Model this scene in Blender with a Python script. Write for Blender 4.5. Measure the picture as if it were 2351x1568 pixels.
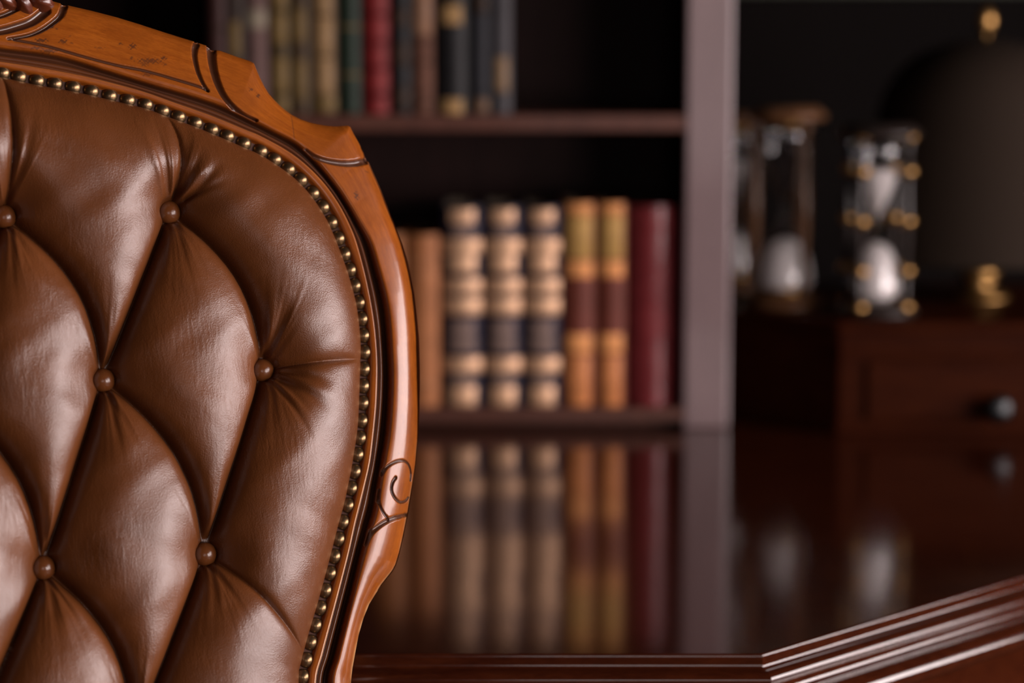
import bpy, bmesh, math, random
import numpy as np
from mathutils import Vector, Matrix
random.seed(4); rng = np.random.default_rng(4)
C = bpy.context.scene.collection
sc = bpy.context.scene
for o in list(bpy.data.objects): bpy.data.objects.remove(o)

# ------------------------------------------------------------------ camera, world, light, exposure
CAMZ, PITCH, FPX = 1.233, math.radians(8.04), 5550.0
cd = bpy.data.cameras.new('camera'); cam = bpy.data.objects.new('camera', cd); C.objects.link(cam)
cam.location = (0, 0, CAMZ); cam.rotation_euler = (math.pi/2-PITCH, 0, 0)
cd.sensor_width = 36.0; cd.lens = FPX/2351*36.0; cd.clip_start = .05
cd.dof.use_dof = True; cd.dof.focus_distance = 1.655; cd.dof.aperture_fstop = 2.75
cd.dof.aperture_blades = 0
sc.camera = cam
w = bpy.data.worlds.new('world'); sc.world = w; w.use_nodes = True
w.node_tree.nodes['Background'].inputs[0].default_value = (.9, .85, .9, 1)
w.node_tree.nodes['Background'].inputs[1].default_value = .003

def area(name, loc, target, sx, sy, power, col):
    l = bpy.data.lights.new(name, 'AREA'); l.shape = 'RECTANGLE'; l.size = sx; l.size_y = sy
    l.energy = power; l.color = col
    o = bpy.data.objects.new(name, l); C.objects.link(o); o.location = loc
    o.rotation_euler = (Vector(target)-Vector(loc)).to_track_quat('-Z', 'Y').to_euler()
    return o
area('window_light', (2.40, 1.20, 1.28), (.4, 1.50, 1.0), 2.2, 1.25, 118, (1.0, .87, .86))
area('side_softbox_light', (2.25, -.60, .98), (-.05, 1.62, 1.0), .95, .9, 50, (1.0, .87, .85))
area('softbox_light', (.35, -1.5, 1.15), (.15, 2.6, 1.0), .7, .8, 6, (1.0, .84, .82))
sc.view_settings.view_transform = 'Standard'; sc.view_settings.look = 'None'
sc.view_settings.gamma = 1.0; sc.view_settings.use_curve_mapping = False
sc.view_settings.exposure = 0.0

# ------------------------------------------------------------------ helpers
CAM = np.array([0, 0, CAMZ])
FW = np.array([0, math.cos(PITCH), -math.sin(PITCH)]); RT = np.array([1., 0, 0]); UP = np.array([0, math.sin(PITCH), math.cos(PITCH)])
def ray(x, y):
    x = np.asarray(x, float)[..., None]; y = np.asarray(y, float)[..., None]
    return FW + (x-1175.5)/FPX*RT - (y-784)/FPX*UP
def on_y(x, y, Y):
    r = ray(x, y); return CAM + r*(Y/r[..., 1:2])
def on_z(x, y, Z):
    r = ray(x, y); return CAM + r*((Z-CAMZ)/r[..., 2:3])

def tag(o, label, cat, group=None):
    o['label'] = label; o['category'] = cat
    if group: o['group'] = group
    return o
def thing(name, label, cat, loc=(0, 0, 0), rz=0, group=None):
    o = bpy.data.objects.new(name, None); C.objects.link(o); o.location = loc; o.rotation_euler = (0, 0, rz)
    o.empty_display_size = .02
    return tag(o, label, cat, group)
def link(name, me, parent=None, m=None):
    if m is not None:
        me.materials.clear(); me.materials.append(m)
    o = bpy.data.objects.new(name, me); C.objects.link(o); o.parent = parent
    return o
def mesh(verts, faces, smooth=True, name='m'):
    me = bpy.data.meshes.new(name); me.from_pydata([tuple(map(float, v)) for v in verts], [], faces)
    me.update()
    if smooth: me.polygons.foreach_set('use_smooth', [True]*len(me.polygons))
    return me
def gridmesh(P, keep=None, name='g'):
    """P: (n,m,3) grid of points -> quad mesh"""
    n, m = P.shape[:2]
    idx = np.arange(n*m).reshape(n, m)
    q = np.stack([idx[:-1, :-1], idx[:-1, 1:], idx[1:, 1:], idx[1:, :-1]], -1).reshape(-1, 4)
    if keep is not None:
        k = keep; q = q[(k[:-1, :-1] | k[:-1, 1:] | k[1:, 1:] | k[1:, :-1]).reshape(-1)]
    used = np.zeros(n*m, bool); used[q.reshape(-1)] = True
    remap = np.cumsum(used)-1
    V = P.reshape(-1, 3)[used]; q = remap[q]
    me = bpy.data.meshes.new(name)
    me.vertices.add(len(V)); me.vertices.foreach_set('co', V.astype(np.float32).reshape(-1))
    me.loops.add(q.size); me.loops.foreach_set('vertex_index', q.reshape(-1).astype(np.int32))
    me.polygons.add(len(q)); me.polygons.foreach_set('loop_start', np.arange(0, q.size, 4, dtype=np.int32))
    me.update(calc_edges=True); me.polygons.foreach_set('use_smooth', np.ones(len(q), bool))
    return me, used
def bm_mesh(bm, smooth=False, name='m', bevel=0, seg=2):
    if bevel: bmesh.ops.bevel(bm, geom=list(bm.edges), offset=bevel, segments=seg, profile=.5, affect='EDGES')
    bmesh.ops.recalc_face_normals(bm, faces=bm.faces)
    me = bpy.data.meshes.new(name); bm.to_mesh(me); bm.free()
    if smooth: me.polygons.foreach_set('use_smooth', [True]*len(me.polygons))
    return me
def box(x0, x1, y0, y1, z0, z1, bevel=.0015):
    bm = bmesh.new(); bmesh.ops.create_cube(bm, size=1)
    for v in bm.verts:
        v.co = ((x0+x1)/2+v.co.x*(x1-x0), (y0+y1)/2+v.co.y*(y1-y0), (z0+z1)/2+v.co.z*(z1-z0))
    return bm_mesh(bm, bevel=bevel)
def lathe(prof, n=32, cx=0, cy=0, name='lathe', closed=False):
    V = []; F = []
    for r, z in prof:
        for k in range(n):
            a = 2*math.pi*k/n; V.append((cx+r*math.cos(a), cy+r*math.sin(a), z))
    m = len(prof)
    for i in range(m-1 if not closed else m):
        for k in range(n):
            a, b = i*n+k, i*n+(k+1) % n; i2 = (i+1) % m
            F.append((a, b, i2*n+(k+1) % n, i2*n+k))
    return mesh(V, F, True, name)
def prism(poly, z0, z1, bevel=.001):
    bm = bmesh.new(); vs = [bm.verts.new((x, y, z0)) for x, y in poly]
    f = bm.faces.new(vs); r = bmesh.ops.extrude_face_region(bm, geom=[f])
    for v in [g for g in r['geom'] if isinstance(g, bmesh.types.BMVert)]: v.co.z = z1
    return bm_mesh(bm, bevel=bevel)

# ------------------------------------------------------------------ materials
def mat(name, col, rough=.5, metal=0, coat=0, spec=.5, **kw):
    m = bpy.data.materials.new(name); m.use_nodes = True
    b = m.node_tree.nodes['Principled BSDF']
    b.inputs['Base Color'].default_value = (*col, 1); b.inputs['Roughness'].default_value = rough
    b.inputs['Metallic'].default_value = metal; b.inputs['Coat Weight'].default_value = coat
    b.inputs['Coat Roughness'].default_value = kw.get('coat_rough', .08)
    b.inputs['Specular IOR Level'].default_value = spec
    return m
def nd(m, t, **kw):
    n = m.node_tree.nodes.new(t)
    for k, v in kw.items(): setattr(n, k, v)
    return n
def lk(m, a, b): m.node_tree.links.new(a, b)
def bsdf(m): return m.node_tree.nodes['Principled BSDF']
def coords(m, kind='Object', scale=(1, 1, 1), rot=(0, 0, 0)):
    tc = nd(m, 'ShaderNodeTexCoord'); mp = nd(m, 'ShaderNodeMapping')
    mp.inputs['Scale'].default_value = scale; mp.inputs['Rotation'].default_value = rot
    lk(m, tc.outputs[kind], mp.inputs[0]); return mp.outputs[0]
def noise(m, vec, scale, detail=4, rough=.55, dist=0):
    n = nd(m, 'ShaderNodeTexNoise'); n.inputs['Scale'].default_value = scale; n.inputs['Detail'].default_value = detail
    n.inputs['Roughness'].default_value = rough; n.inputs['Distortion'].default_value = dist
    lk(m, vec, n.inputs['Vector']); return n.outputs['Fac']
def ramp(m, fac, stops):
    r = nd(m, 'ShaderNodeValToRGB'); e = r.color_ramp.elements
    while len(e) < len(stops): e.new(.5)
    for el, (p, c) in zip(e, stops): el.position = p; el.color = (*c, 1)
    lk(m, fac, r.inputs[0]); return r.outputs[0]
def mixc(m, fac, a, b):
    n = nd(m, 'ShaderNodeMix', data_type='RGBA')
    for s, v in ((n.inputs[0], fac), (n.inputs[6], a), (n.inputs[7], b)):
        if hasattr(v, 'is_output'): lk(m, v, s)
        elif isinstance(v, tuple): s.default_value = (*v, 1)
        else: s.default_value = v
    return n.outputs[2]
def bump(m, h, strength, dist, prev=None):
    b = nd(m, 'ShaderNodeBump'); b.inputs['Strength'].default_value = strength; b.inputs['Distance'].default_value = dist
    lk(m, h, b.inputs['Height'])
    if prev: lk(m, prev, b.inputs['Normal'])
    return b.outputs[0]

def leather_mat():
    m = mat('brown_leather', (.11, .032, .009), .36, spec=.55); b = bsdf(m)
    v = coords(m)
    lk(m, ramp(m, noise(m, v, 14, 5), [(.3, (.096, .0285, .0068)), (.7, (.134, .0410, .0106))]), b.inputs['Base Color'])
    vo = nd(m, 'ShaderNodeTexVoronoi'); vo.inputs['Scale'].default_value = 1150; lk(m, v, vo.inputs['Vector'])
    n1 = noise(m, v, 850, 4, .6); n2 = noise(m, v, 90, 3)
    nb = bump(m, vo.outputs['Distance'], .20, .0005)
    nb = bump(m, n1, .15, .0005, nb); nb = bump(m, n2, .06, .001, nb)
    n3 = noise(m, coords(m, 'Object', (330, 75, 75)), 1, 5, .65, .8)
    mk = nd(m, 'ShaderNodeMath', operation='MULTIPLY'); lk(m, n3, mk.inputs[0]); lk(m, ramp(m, noise(m, v, 17, 3), [(.42, (0, 0, 0)), (.66, (1, 1, 1))]), mk.inputs[1])
    nb = bump(m, mk.outputs[0], .30, .0022, nb)
    lk(m, nb, b.inputs['Normal'])
    rr = nd(m, 'ShaderNodeMapRange'); lk(m, noise(m, v, 160, 4), rr.inputs[0])
    rr.inputs[3].default_value = .29; rr.inputs[4].default_value = .39; lk(m, rr.outputs[0], b.inputs['Roughness'])
    return m
def wood_mat(name, c0, c1, rough, coat, kind='UV', scale=(4, 60, 1), stain=False, dark=(.050, .019, .010), spec=.5):
    m = mat(name, c0, rough, coat=coat, spec=spec); b = bsdf(m)
    v = coords(m, kind, scale)
    g = noise(m, v, 6, 6, .6, .6)
    c = ramp(m, g, [(.28, c0), (.72, c1)])
    f = noise(m, v, 40, 3, .6)
    c = mixc(m, .25, c, ramp(m, f, [(.35, tuple(k*.45 for k in c0)), (.6, c1)]))
    if stain:
        c = mixc(m, ramp(m, noise(m, coords(m), 22, 5, .6), [(.35, (0, 0, 0)), (.68, (.5, .5, .5))]), c, tuple(k*.5 for k in c0))
        at = nd(m, 'ShaderNodeAttribute', attribute_name='stain')
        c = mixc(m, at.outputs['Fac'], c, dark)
        aw = nd(m, 'ShaderNodeAttribute', attribute_name='edge_glint'); c = mixc(m, aw.outputs['Fac'], c, (.62, .36, .17))  # light caught by the frame's edges, painted in as a paler colour
    lk(m, c, b.inputs['Base Color'])
    lk(m, bump(m, f, .06, .0005), b.inputs['Normal'])
    return m
M = {}
M['leather'] = leather_mat()
M['chair_wood'] = wood_mat('honey_walnut', (.205, .045, .0042), (.33, .088, .0085), .27, .30, stain=True, spec=.38)
M['button_leather'] = mat('button_leather', (.125, .038, .010), .24, spec=.5); lk(M['button_leather'], bump(M['button_leather'], noise(M['button_leather'], coords(M['button_leather']), 900, 3), .15, .0005), bsdf(M['button_leather']).inputs['Normal'])
M['brass_nail'] = mat('antique_brass', (.20, .125, .062), .32, .9)
M['mahog'] = wood_mat('dark_mahogany_lacquer', (.024, .0045, .0018), (.050, .0105, .0034), .12, .45, 'Object', (3, 14, 14))
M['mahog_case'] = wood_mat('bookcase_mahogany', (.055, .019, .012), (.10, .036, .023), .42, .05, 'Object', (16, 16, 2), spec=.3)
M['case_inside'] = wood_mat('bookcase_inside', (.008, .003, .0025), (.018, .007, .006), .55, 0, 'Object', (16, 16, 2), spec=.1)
M['stile'] = wood_mat('bookcase_stile', (.125, .08, .081), (.17, .11, .111), .40, .25, 'Object', (16, 16, 2))  # paler and greyer than the case: reflected sheen put into the base colour
M['gold'] = mat('gilt_leather', (.56, .33, .19), .5, .3)
M['brass'] = mat('brass', (.36, .20, .07), .38, 1.0)
M['paper'] = mat('page_edges', (.42, .33, .22), .8)
M['sand'] = mat('white_sand', (.80, .74, .72), .9)
M['glass'] = mat('clear_glass', (1, 1, 1), .02); bsdf(M['glass']).inputs['Transmission Weight'].default_value = 1; bsdf(M['glass']).inputs['IOR'].default_value = 1.45
M['shade'] = mat('brown_shade_fabric', (.020, .013, .009), .85, spec=.08)
vv = coords(M['shade'], 'Object', (6, 6, 900)); lk(M['shade'], bump(M['shade'], noise(M['shade'], vv, 1, 2), .4, .001), bsdf(M['shade']).inputs['Normal'])
M['knob'] = mat('dark_pewter', (.035, .036, .037), .35, 1.0)
def plain(name, c, rough=.42, coat=0, spec=.1): 
    if name not in M:
        m = mat(name, c, rough, coat=coat, spec=spec); v = coords(m, 'Object')
        lk(m, ramp(m, noise(m, v, 60, 4), [(.3, tuple(k*.75 for k in c)), (.7, tuple(min(1, k*1.2) for k in c))]), bsdf(m).inputs['Base Color'])
        M[name] = m
    return M[name]

# ------------------------------------------------------------------ the room
def struct(name, me, m):
    o = link(name, me, None, m); o['kind'] = 'structure'; return o
floorm = wood_mat('floor_boards', (.030, .012, .006), (.055, .022, .011), .35, .1, 'Object', (2, 20, 20))
wallm = mat('dark_wall', (.004, .003, .0028), .9, spec=.05)
fl = struct('floor', box(-2.5, 2.5, -1.8, 3.5, -.05, 0, 0), floorm)
for k in range(33):                                        # boards with recessed joints
    x0 = -2.5+k*5.0/33
    o = link('floor_board', box(x0+.001, x0+5.0/33-.001, -1.8, 3.5, 0, .004, .0008), fl, floorm)
struct('ceiling', box(-2.5, 2.5, -1.8, 3.5, 2.7, 2.75, 0), wallm)
struct('wall_back', box(-2.5, 2.5, 3.5, 3.58, 0, 2.7, 0), wallm)
struct('wall_front', box(-2.5, 2.5, -1.88, -1.8, 0, 2.7, 0), wallm)
struct('wall_left', box(-2.58, -2.5, -1.8, 3.5, 0, 2.7, 0), wallm)
bm = bmesh.new()                                            # right wall with the window opening
for (y0, y1, z0, z1) in ((-1.8, 0, 0, 2.7), (2.5, 3.5, 0, 2.7), (0, 2.5, 0, .75), (0, 2.5, 2.3, 2.7)):
    r = bmesh.ops.create_cube(bm, size=1)
    for v in r['verts']: v.co = (2.54+v.co.x*.08, (y0+y1)/2+v.co.y*(y1-y0), (z0+z1)/2+v.co.z*(z1-z0))
struct('wall_right', bm_mesh(bm), wallm)
wf = struct('window_1', box(2.50, 2.58, 0, 2.5, .75, .80), plain('window_paint', (.5, .47, .43)))
for bx in ((0, .05, .80, 2.25), (2.45, 2.5, .80, 2.25), (1.225, 1.275, .80, 2.25), (0, 2.5, 2.25, 2.30)):
    link('window_frame', box(2.50, 2.58, *bx), wf, M['window_paint'])
for y0, y1 in ((.05, 1.225), (1.275, 2.45)):
    link('pane', box(2.535, 2.541, y0, y1, .80, 2.25, 0), wf, M['glass'])
struct('baseboard_back', box(-2.5, 2.5, 3.48, 3.5, .004, .14), M['mahog_case'])
struct('trim_1', box(-2.5, 2.5, 3.47, 3.5, 1.242, 1.30), plain('rail_paint', (.05, .055, .04)))

# ------------------------------------------------------------------ the desk
DZ = .760
yf = float(on_z(1000, 1500, DZ)[1]); xc = float(on_z(1748, 1500, DZ)[0])
CH = .62
plan = [(-1.15, 3.06), (-1.15, yf), (xc, yf), (xc+CH, yf+CH), (xc+CH, 3.06)]
desk = thing('desk', 'dark polished mahogany desk with a moulded rim and an angled corner', 'desk')
top = link('desk_top', prism(plan, DZ-.03, DZ, .0), desk, M['mahog'])
prof = [(0, 0), (.0008, .0002), (.0016, .0009), (.0020, .0020), (.0021, .0055), (.0023, .0092), (.0040, .0106), (.0085, .0111), (.0125, .0126), (.0148, .0155), (.0148, .0178), (.0138, .0195),
        (.0135, .0212), (.0137, .0250), (.0155, .0275), (.0190, .0292), (.0240, .0312), (.0290, .0347), (.0312, .0395), (.0305, .0450), (.027, .0490), (.020, .0515), (.0, .0515)]
def offset_plan(o):
    t = math.tan(math.pi/8)
    return [(-1.15-o, 3.06), (-1.15-o, yf-o), (xc+o*t, yf-o), (xc+CH+o, yf+CH-o*t), (xc+CH+o, 3.06)]
def refine(prof, k=4):                                       # smooth profile
    P = np.array(prof); t = np.arange(len(P)); tt = np.linspace(0, len(P)-1, (len(P)-1)*k+1)
    return catmull(P, tt)
def catmull(P, tt):
    P = np.asarray(P, float); n = len(P); i = np.clip(np.floor(tt).astype(int), 0, n-2); f = (tt-i)[:, None]
    g = lambda j: P[np.clip(j, 0, n-1)]
    p0, p1, p2, p3 = g(i-1), g(i), g(i+1), g(i+2)
    return .5*((2*p1)+(-p0+p2)*f+(2*p0-5*p1+4*p2-p3)*f*f+(-p0+3*p1-3*p2+p3)*f**3)
PR = refine(prof, 3)
for seg, nm in ((0, 'side'), (1, 'front'), (2, 'corner'), (3, 'end')):
    V = []
    for o, h in PR:
        pl = offset_plan(o); V += [(*pl[seg], DZ-h), (*pl[seg+1], DZ-h)]
    F = [(2*i, 2*i+1, 2*i+3, 2*i+2) for i in range(len(PR)-1)]
    link('edge_moulding', mesh(V, F), desk, M['mahog'])
def inset(o): 
    return [(x, min(y, 3.04)) for x, y in offset_plan(-o)]
link('apron', prism(inset(.08), DZ-.17, DZ-.03, .002), desk, M['mahog'])
for x0, x1 in ((-1.10, -.62), (-.10, .36)):
    p = link('pedestal', box(x0, x1, yf+.20, 3.0, .06, DZ-.17, .003), desk, M['mahog'])
    link('plinth', box(x0-.015, x1+.015, yf+.185, 3.015, .004, .06, .003), p, M['mahog'])
    for k in range(3):
        link('drawer_front', box(x0+.03, x1-.03, yf+.188, yf+.2005, .09+k*.165, .24+k*.165, .002), p, M['mahog'])

# ------------------------------------------------------------------ the bookcase on the desk
BY, BD = 2.653, .20
sx0, sx1 = float(on_y(1572, 600, BY)[0]), float(on_y(1678, 600, BY)[0])
XL = -.80
zs = lambda y: float(on_y(1200, y, BY)[2])
bc = thing('bookcase', 'dark wooden open bookcase standing on the back of the desk', 'bookcase')
H_ = 1.95
link('stile', box(sx0, sx1, BY, BY+.022, DZ, H_, .003), bc, M['stile'])
link('stile', box(XL-.055, XL, BY, BY+.022, DZ, H_, .003), bc, M['stile'])
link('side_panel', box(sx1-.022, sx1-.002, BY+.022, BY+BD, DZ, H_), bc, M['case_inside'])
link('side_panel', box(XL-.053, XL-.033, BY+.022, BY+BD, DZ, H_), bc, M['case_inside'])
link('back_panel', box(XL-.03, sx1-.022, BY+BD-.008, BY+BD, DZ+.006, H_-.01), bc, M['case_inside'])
ZU, ZLO = zs(264), zs(938)
for zt, th in ((ZLO, zs(938)-zs(964)), (ZU, zs(264)-zs(301)), (ZU+.34, .018), (H_, .02)):
    link('shelf', box(XL-.03, sx1-.022, BY+.001, BY+BD-.008, zt-th, zt, .0015), bc, M['mahog_case'])
link('plinth_rail', box(XL-.03, sx1-.022, BY+.03, BY+.045, DZ, ZLO-(zs(938)-zs(964))), bc, M['mahog_case'])

# ------------------------------------------------------------------ books
def spine_arc(w_, bulge, n, frac=1.0, off=0.0):
    pts = []
    for k in range(n+1):
        s = (-1+2*k/n)*frac
        pts.append((s*w_/2, -bulge*(1-s*s)-off))
    return pts
def book(x0, x1, ytop, shelf_z, m, label, bands=(), depth=.15, group=None, bulge=.22, set_back=.012):
    Y = BY+set_back
    a, b = float(on_y(x0, 600, Y)[0]), float(on_y(x1, 600, Y)[0]); w_ = b-a-.0006
    zt = float(on_y((x0+x1)/2, ytop, Y)[2]) if ytop is not None else shelf_z+.225
    h = zt-shelf_z; bl = w_*bulge
    t = thing('book', label, 'book', ((a+b)/2, Y+bl, shelf_z+.0004), 0, group)
    arc = spine_arc(w_, bl, 14)
    n = len(arc); hw = w_/2; th = .003
    # cover: rounded spine and two boards, one open U-shaped solid
    outer = [(-hw, depth)]+arc+[(hw, depth)]
    inner = [(hw-th, depth), (hw-th, .003)]+[(p[0]*(1-2*th/w_), p[1]+th) for p in reversed(arc)][1:-1]+[(-hw+th, .003), (-hw+th, depth)]
    poly = outer+inner
    bm = bmesh.new()
    lo = [bm.verts.new((x, y, 0)) for x, y in poly]; hi = [bm.verts.new((x, y, h)) for x, y in poly]
    k = len(poly)
    for i in range(k): bm.faces.new((lo[i], lo[(i+1) % k], hi[(i+1) % k], hi[i]))
    no, ni = len(outer), len(inner)
    bm.faces.new(hi); bm.faces.new(list(reversed(lo)))
    me = bm_mesh(bm); 
    link('cover', me, t, m)
    link('page_block', box(-hw+th, hw-th, .004, depth-.005, .003, h-.004, 0), t, M['paper'])
    for (y0, y1, bmat, frac, off) in bands:
        z1 = float(on_y((x0+x1)/2, y0, Y)[2])-shelf_z; z0 = float(on_y((x0+x1)/2, y1, Y)[2])-shelf_z
        if z0 >= h: continue
        z0 = max(z0, .0005); z1 = min(z1, h-.0005)
        ar = spine_arc(w_, bl, 12, frac, .0004)
        ar2 = spine_arc(w_, bl, 12, frac, .0004+off)
        zz = [(z0, 0), (z0+.0007, 1), (z1-.0007, 1), (z1, 0)]
        V = []; F = []
        for z, q in zz:
            for (p, p2) in zip(ar, ar2): V.append((p2[0], p2[1], z) if q else (p[0], p[1], z))
        nn = len(ar)
        for i in range(3):
            for j in range(nn-1): F.append((i*nn+j, i*nn+j+1, (i+1)*nn+j+1, (i+1)*nn+j))
        link('spine_band' if frac > .9 else 'gilt_or_sheen_panel', mesh(V, F), t, bmat)
    return t
G = M['gold']
navy = plain('navy_leather', (.018, .014, .026)); tan = plain('tan_leather', (.30, .115, .045)); rbrown = plain('red_brown_leather', (.115, .030, .020))
burg = plain('burgundy_leather', (.13, .018, .020), .33, .3); maroon = plain('maroon_cloth', (.06, .006, .008), .6)
orange = plain('orange_gilt', (.62, .26, .09), .45); olive = plain('olive_gilt', (.36, .21, .065), .5); pale = plain('pale_tan', (.40, .19, .10))
book(842, 930, 540, ZLO, plain('tan_leather_dark', (.24, .09, .03)), 'tan leather book on lower shelf, mostly hidden behind the chair frame', [(600, 606, pale, 1, .001), (850, 856, pale, 1, .001)], group='books on the lower shelf')
book(934, 1008, 540, ZLO, tan, 'short tan leather book on lower shelf, beside the chair frame', [(630, 634, pale, 1, .001), (600, 604, pale, 1, .001), (880, 884, pale, 1, .001)], group='books on the lower shelf')
grey = plain('grey_sheen', (.17, .115, .095), .5)  # grey sheen on the navy spines, painted as bands
def nb():
    return [(482, 514, G, .62, .0004), (520, 546, grey, .5, .0003), (550, 584, G, .97, .0008), (586, 628, G, .68, .0004), (642, 674, G, .97, .0006), (684, 724, G, .97, .001),
            (740, 770, grey, .6, .0003), (775, 808, grey, .66, .0003), (822, 858, G, .97, .001), (862, 886, grey, .5, .0003), (888, 932, G, .66, .0004)]
for (x0, x1, lb) in ((1014, 1108, 'dark navy gilt-banded book, leftmost of the matching three on lower shelf'),
                     (1110, 1199, 'dark navy gilt-banded book, middle of the matching three on lower shelf'),
                     (1201, 1289, 'dark navy gilt-banded book, rightmost of the matching three on lower shelf')):
    book(x0, x1, 476, ZLO, navy, lb, nb(), group='books on the lower shelf')
def rb():
    return [(466, 494, orange, .8, .0005), (496, 596, olive, .8, .0006), (600, 638, orange, .82, .0007), (768, 812, orange, .8, .0005), (818, 934, plain('copper_gilt', (.46, .17, .06)), .72, .0004)]
book(1292, 1368, 467, ZLO, rbrown, 'red-brown book with olive label, left one of the matching pair', rb(), group='books on the lower shelf')
book(1370, 1438, 467, ZLO, rbrown, 'red-brown book with olive label, right one of the matching pair', rb(), group='books on the lower shelf')
book(1442, 1546, 474, ZLO, burg, 'thick burgundy leather book near the bookcase post on lower shelf', [(y, y+10, burg, 1, .002) for y in (520, 610, 690, 770, 860)], group='books on the lower shelf')
book(1547, 1566, 480, ZLO, maroon, 'thin dark maroon book squeezed against the bookcase post', group='books on the lower shelf')
U = 'books on the upper shelf'  # colours of this row are darkened: the dimmer light is painted in
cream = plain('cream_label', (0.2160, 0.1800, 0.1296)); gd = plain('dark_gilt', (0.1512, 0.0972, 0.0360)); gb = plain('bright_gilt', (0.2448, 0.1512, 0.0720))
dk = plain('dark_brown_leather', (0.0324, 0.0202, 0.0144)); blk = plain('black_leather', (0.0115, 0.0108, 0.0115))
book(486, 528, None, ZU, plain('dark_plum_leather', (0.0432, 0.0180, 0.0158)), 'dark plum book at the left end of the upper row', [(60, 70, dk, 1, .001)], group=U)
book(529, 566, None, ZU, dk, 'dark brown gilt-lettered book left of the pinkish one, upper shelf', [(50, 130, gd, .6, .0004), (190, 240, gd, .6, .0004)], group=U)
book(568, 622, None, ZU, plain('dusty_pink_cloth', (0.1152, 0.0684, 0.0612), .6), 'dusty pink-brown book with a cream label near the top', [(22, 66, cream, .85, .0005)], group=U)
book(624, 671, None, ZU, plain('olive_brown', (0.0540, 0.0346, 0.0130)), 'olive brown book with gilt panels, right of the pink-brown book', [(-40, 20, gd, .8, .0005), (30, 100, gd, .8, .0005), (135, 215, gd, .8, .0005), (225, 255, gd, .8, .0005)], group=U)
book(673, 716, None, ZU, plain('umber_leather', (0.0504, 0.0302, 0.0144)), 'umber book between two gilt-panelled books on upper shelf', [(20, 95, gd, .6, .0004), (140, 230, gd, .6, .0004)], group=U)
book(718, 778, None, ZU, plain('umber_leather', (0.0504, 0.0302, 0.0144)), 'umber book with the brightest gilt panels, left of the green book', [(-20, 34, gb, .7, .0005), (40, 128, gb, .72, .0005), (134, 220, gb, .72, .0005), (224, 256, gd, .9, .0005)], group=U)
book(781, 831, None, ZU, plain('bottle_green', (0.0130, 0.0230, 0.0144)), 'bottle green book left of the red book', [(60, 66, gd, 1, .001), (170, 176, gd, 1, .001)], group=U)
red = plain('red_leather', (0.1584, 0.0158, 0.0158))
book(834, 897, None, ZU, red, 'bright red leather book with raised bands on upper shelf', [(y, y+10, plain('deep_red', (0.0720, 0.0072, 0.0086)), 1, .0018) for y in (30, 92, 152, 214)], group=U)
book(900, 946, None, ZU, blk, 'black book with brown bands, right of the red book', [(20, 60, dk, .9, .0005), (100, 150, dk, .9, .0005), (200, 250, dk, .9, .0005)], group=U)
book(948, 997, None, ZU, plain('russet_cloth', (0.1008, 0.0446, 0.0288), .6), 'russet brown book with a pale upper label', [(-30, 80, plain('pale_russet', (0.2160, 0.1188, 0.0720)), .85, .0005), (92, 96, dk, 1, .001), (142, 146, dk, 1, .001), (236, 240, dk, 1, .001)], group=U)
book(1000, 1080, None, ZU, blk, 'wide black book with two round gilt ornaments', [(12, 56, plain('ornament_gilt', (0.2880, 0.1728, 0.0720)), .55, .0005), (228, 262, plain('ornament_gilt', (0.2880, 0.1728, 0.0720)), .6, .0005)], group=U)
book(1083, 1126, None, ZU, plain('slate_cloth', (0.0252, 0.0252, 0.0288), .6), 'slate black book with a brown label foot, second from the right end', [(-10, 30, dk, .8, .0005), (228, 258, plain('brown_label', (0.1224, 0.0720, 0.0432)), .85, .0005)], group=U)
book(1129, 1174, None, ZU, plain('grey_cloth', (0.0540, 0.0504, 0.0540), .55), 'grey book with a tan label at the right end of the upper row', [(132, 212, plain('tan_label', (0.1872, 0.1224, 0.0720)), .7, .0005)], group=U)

# ------------------------------------------------------------------ small cabinet on the desk, right of the bookcase
KY = 2.62
kx = float(on_z(1925, 997, DZ)[0]); KZ = float(on_y(1925, 738, KY)[2]); KR = xc+CH-.03
kplan = lambda o: [(.25-o*.3, 2.99), (.25-o*.3, 2.62+(kx-.25)-o*.2), (kx-o*.41, KY-o), (KR, KY-o), (KR, 2.99)]
cab = thing('cabinet', 'low dark mahogany drawer cabinet carrying the hourglasses and the lamp', 'cabinet')
cm = wood_mat('cabinet_mahogany', (.014, .0022, .0008), (.034, .0068, .0016), .42, 0, 'Object', (3, 14, 14), spec=.03)
link('body', prism(kplan(0), DZ+.012, KZ-.012, .0015), cab, cm)
link('base_moulding', prism(kplan(.006), DZ, DZ+.014, .003), cab, cm)
link('cabinet_top', prism(kplan(.008), KZ-.013, KZ, .004), cab, cm)
link('rail_moulding', prism([(kx-.001, KY-.005), (KR, KY-.005), (KR, KY+.002), (kx-.001, KY+.002)], KZ-.040, KZ-.030, .002), cab, cm)
d = link('drawer', box(kx+.03, KR-.02, KY-.006, KY+.004, DZ+.018, KZ-.044, .002), cab, cm)
kb = on_y(2290, 938, KY-.02)
me = lathe([(0, 0), (.006, 0), (.006, .010), (.012, .013), (.0165, .018), (.015, .024), (.008, .027), (0, .0275)], 28)
o = link('knob', me, d, M['knob']); o.location = (float(kb[0]), KY-.006, float(kb[2])); o.rotation_euler = (math.pi/2, 0, 0)

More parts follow.
